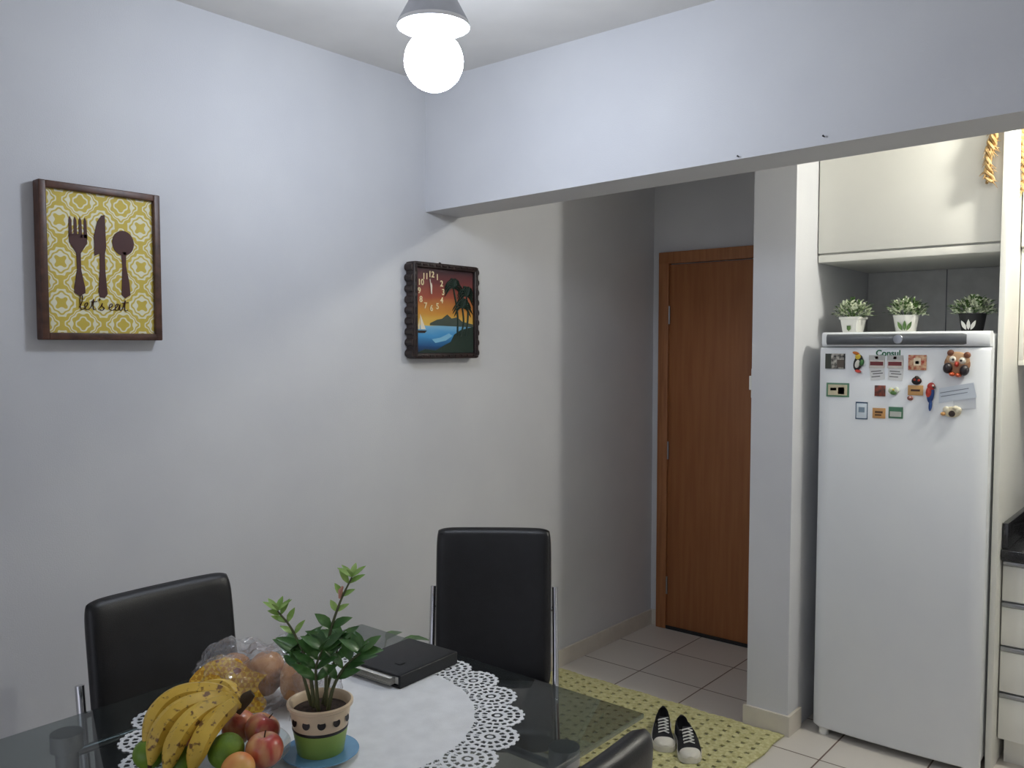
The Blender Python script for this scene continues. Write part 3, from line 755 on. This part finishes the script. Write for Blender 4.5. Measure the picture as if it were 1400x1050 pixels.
blobs('parrot_magnet',1.658,1.428,[(0,.0,.013,.036,(40,70,130)),(0,.026,.014,.015,(186,50,40)),(-.006,.004,.011,.02,(190,60,44)),(.004,-.044,.006,.022,(40,80,150)),(.007,.03,.004,.005,(240,230,220)),(.012,.024,.005,.004,(40,36,34))],4)
blobs('owl_magnet',1.748,1.540,[(0,0,.044,.038,(170,124,88)),(0,.016,.040,.028,(210,170,128)),(-.028,.036,.012,.012,(130,80,54)),(.028,.036,.012,.012,(130,80,54)),(-.016,.014,.013,.013,(236,230,214)),(.016,.014,.013,.013,(236,230,214)),(-.014,.014,.006,.006,(20,20,20)),(.014,.014,.006,.006,(20,20,20)),(0,-.002,.008,.010,(190,60,40)),(-.028,-.02,.016,.020,(44,38,40)),(.028,-.02,.016,.020,(44,38,40)),(-.01,-.04,.01,.008,(204,90,50)),(.012,-.04,.01,.008,(204,90,50))],8)
blobs('sheep_magnet',1.735,1.362,[(0,0,.030,.020,(226,214,180)),(-.02,.008,.012,.012,(236,228,200)),(.02,.008,.012,.012,(236,228,200)),(0,-.006,.012,.012,(60,46,40)),(-.03,-.008,.009,.007,(200,150,90)),(.012,.016,.01,.008,(236,228,200))])

# ---------------------------------------------------------------- little pots on the refrigerator
m_flow=M('tiny_blossom',(240,244,224),.6,rgb2=(222,230,194),scale=60); m_fol=M('small_foliage',(98,128,66),.6,rgb2=(60,94,46),scale=60)
def smallpot(loc,kind,seed):
    random.seed(seed)
    g=G('potted_flowers',loc,random.uniform(-10,10))
    if kind=='sq':
        bm=bmesh.new(); bmesh.ops.create_cube(bm,size=1)
        for v in bm.verts:
            k=.030 if v.co.z<0 else .040; v.co=Vector((math.copysign(k,v.co.x),math.copysign(k,v.co.y),0 if v.co.z<0 else .068))
        bmesh.ops.bevel(bm,geom=bm.edges[:],offset=.004,segments=3,affect='EDGES'); frombm('pot',bm,m_white,g)
        box('rim',-.043,.043,-.043,.043,.060,.072,m_white,g,.003)
        poly('emblem',[(-.008,.02),(0,.012),(.008,.02),(.008,.034),(-.008,.034)],-.0385,m_fol,g)
    else:
        lathe('pot',[(0,0),(.034,0),(.037,.003),(.048,.07),(.050,.074),(.045,.074),(.040,.06),(0,.06)],m_white if kind=='round' else m_dkg,g,seg=32)
        for s_ in (-1,0,1):
            VV=[];FF=[]; leafgeo(VV,FF,(.008*s_,-.045,.012),(.5*s_,-.05,1),(0,-1,0),.04,.014,0,.1); mk('leaf_motif',VV,FF,m_fol if kind=='round' else m_white,g)
    V=[];F=[];V2=[];F2=[];V3=[];F3=[]
    for k in range(300):
        th=random.random()*2*math.pi; ph=math.acos(random.uniform(-.15,1)); rr=random.uniform(.55,1)
        p=Vector((.080*rr*math.sin(ph)*math.cos(th),.06*rr*math.sin(ph)*math.sin(th),.082+.060*rr*math.cos(ph)))
        d_=(p-Vector((0,0,.06))).normalized()+Vector((random.uniform(-.5,.5),random.uniform(-.5,.5),random.uniform(-.4,.4)))
        if k%2==0:
            leafgeo(V2,F2,p,d_,(0,0,1),.013,.011,0,.2); leafgeo(V2,F2,p,-d_,(0,0,1),.011,.011,0,.2); leafgeo(V2,F2,p,d_.cross(Vector((0,0,1))),(0,0,1),.011,.011,0,.2)
        else: leafgeo(V,F,p,d_,(0,0,1),random.uniform(.014,.024),.011,.2)
        if k%14==0: tubegeo([(0,0,.05),p*.6+Vector((0,0,.02)),p],.0012,5,V3,F3)
    mk('foliage',V,F,m_fol,g,False); mk('blossoms',V2,F2,m_flow,g,False); mk('stalks',V3,F3,m_fol,g)
smallpot((1.318,3.66,FT+.0005),'sq',1); smallpot((1.52,3.68,FT+.0005),'round',2); smallpot((1.762,3.68,FT+.0005),'dark',3)

# ---------------------------------------------------------------- kitchen cabinets
def upcab(name,x0,x1,y0,z0,z1,ndoor,lip=True):
    g=G(name)
    box('carcass',x0,x1,y0+.02,BW-.002,z0,z1,m_white,g)
    wd=(x1-x0)/ndoor
    for k in range(ndoor): box('door_%d'%k,x0+k*wd+.002,x0+(k+1)*wd-.002,y0,y0+.0195,z0+.038 if lip else z0+.003,z1-.003,m_white,g,.002)
    if lip: box('profile',x0+.002,x1-.002,y0+.004,y0+.0195,z0,z0+.030,m_white,g,.002)
    return g
g=upcab('upper_cabinet',PX1+.003,1.868,3.60,1.955,2.655,1)
box('back_panel',PX1+.003,1.868,BW-.012,BW-.002,1.2,1.953,M('panel_gray',(205,205,201),.6),g); box('back_seam',1.53,1.534,BW-.0135,BW-.011,1.2,1.953,m_grayband,g)
g=G('cabinet_side_panel'); box('panel',1.872,1.892,3.56,BW-.002,0,2.655,m_white,g,.001)
upcab('upper_cabinet',1.895,2.75,3.81,1.985,2.655,2,False)
g=G('wall_shelf_unit')
box('shelf_bottom',1.895,2.5,3.83,BW-.002,1.53,1.55,m_white,g,.001); box('shelf_side',1.895,1.912,3.83,BW-.002,1.551,1.983,m_white,g,.001); box('shelf_back',1.913,2.5,BW-.012,BW-.002,1.551,1.983,m_white,g); box('shelf_divider',2.2,2.218,3.85,BW-.013,1.551,1.983,m_white,g)
bk=G('cookbooks')
for k,c in enumerate(((170,70,60),(214,206,190),(190,120,90),(120,60,60),(210,200,180))):
    box('book_%d'%k,1.93+k*.03,1.955+k*.03,3.9,4.08,1.551,1.551+.16+.02*(k%3),M('book_%d'%k,c,.6),bk,.002)
g=G('base_cabinet')
box('carcass',1.896,3.2,3.665,BW-.002,.10,.80,m_white,g); box('plinth',1.91,3.2,3.70,BW-.002,0,.099,m_white,g)
for col in range(3):
    x0=1.897+col*.43
    zz=[.105,.29,.47,.64,.798]
    for k in range(4):
        box('drawer_%d_%d'%(col,k),x0,x0+.425,3.645,3.6645,zz[k]+.002,zz[k+1]-.022,m_white,g,.002)
        box('pull_%d_%d'%(col,k),x0,x0+.425,3.641,3.6640,zz[k+1]-.020,zz[k+1]-.004,m_steel,g,.002)
g=G('granite_countertop'); box('slab',1.894,3.2,3.61,BW-.002,.802,.842,m_granite,g,.003); box('upstand_side',1.894,1.914,3.63,BW-.03,.843,.94,m_granite,g,.002); box('upstand_back',1.915,3.2,BW-.022,BW-.002,.843,.94,m_granite,g,.002)
g=G('espresso_pot',(2.03,3.9,.8425))
lathe('body',[(0,0),(.05,0),(.052,.01),(.036,.09),(.034,.10),(.048,.19),(.05,.2),(.01,.215),(.012,.235),(0,.237)],m_dkg,g,seg=10)
tube('handle',[(.045,0,.18),(.09,0,.18),(.09,0,.08)],.008,m_dkg,g)

m_raf=M('raffia',(214,182,128),.9,rgb2=(172,136,84),scale=60)
def braid(loc,L_,seed):
    random.seed(seed); g=G('dried_raffia_braid',loc)
    V=[];F=[]
    for s_ in range(3):
        pts=[]
        for k in range(40):
            t=k/39; a=t*22+s_*2*math.pi/3; rr=.009*(1+.35*math.sin(t*14+seed))
            pts.append((rr*math.cos(a)+.012*math.sin(t*5+seed),rr*math.sin(a)-.03,-t*L_))
        tubegeo(pts,[.0075*(1.25-.5*k/39) for k in range(40)],7,V,F)
    for s_ in range(40):
        t=random.random(); a=random.random()*6.28; p=Vector((.012*math.sin(t*5+seed),-.03,-t*L_)); q=p+Vector((math.cos(a)*.03,min(0,math.sin(a)*.02),-.03+random.uniform(-.02,.03)))
        tubegeo([p,(p+q)/2+Vector((0,-.004,0)),q],[.0028,.0022,.0006],5,V,F)
    mk('braid',V,F,m_raf,g); tube('hook',[(0,.0,.005),(0,-.03,.005)],.002,m_steel,g)
braid((1.834,3.599,2.47),.265,1); braid((1.898,3.809,2.50),.30,4)

for x,z in ((1.62,2.20),(1.36,2.18)):
    g=G('nail',(x,2.47,z)); tube('shaft',[(0,0,0),(0,-.008,.001)],.0018,m_dkg,g,8); tube('head',[(0,-.008,.001),(0,-.0095,.001)],.0030,m_dkg,g,8)

# ---------------------------------------------------------------- world
wd=bpy.data.worlds.new('world'); sc.world=wd; wd.use_nodes=True
bg=wd.node_tree.nodes['Background']; bg.inputs[0].default_value=(.84,.87,1,1); bg.inputs[1].default_value=.88

# ---------------------------------------------------------------- camera
cd=bpy.data.cameras.new('camera'); cam=bpy.data.objects.new('camera',cd); sc.collection.objects.link(cam)
FPX=1170; cd.sensor_width=36; cd.lens=FPX/1400*36; cd.clip_start=.02; cd.shift_y=.0095
cam.location=(2.53,0,1.6); cam.rotation_euler=(R(90-3.1),0,R(40))
sc.camera=cam
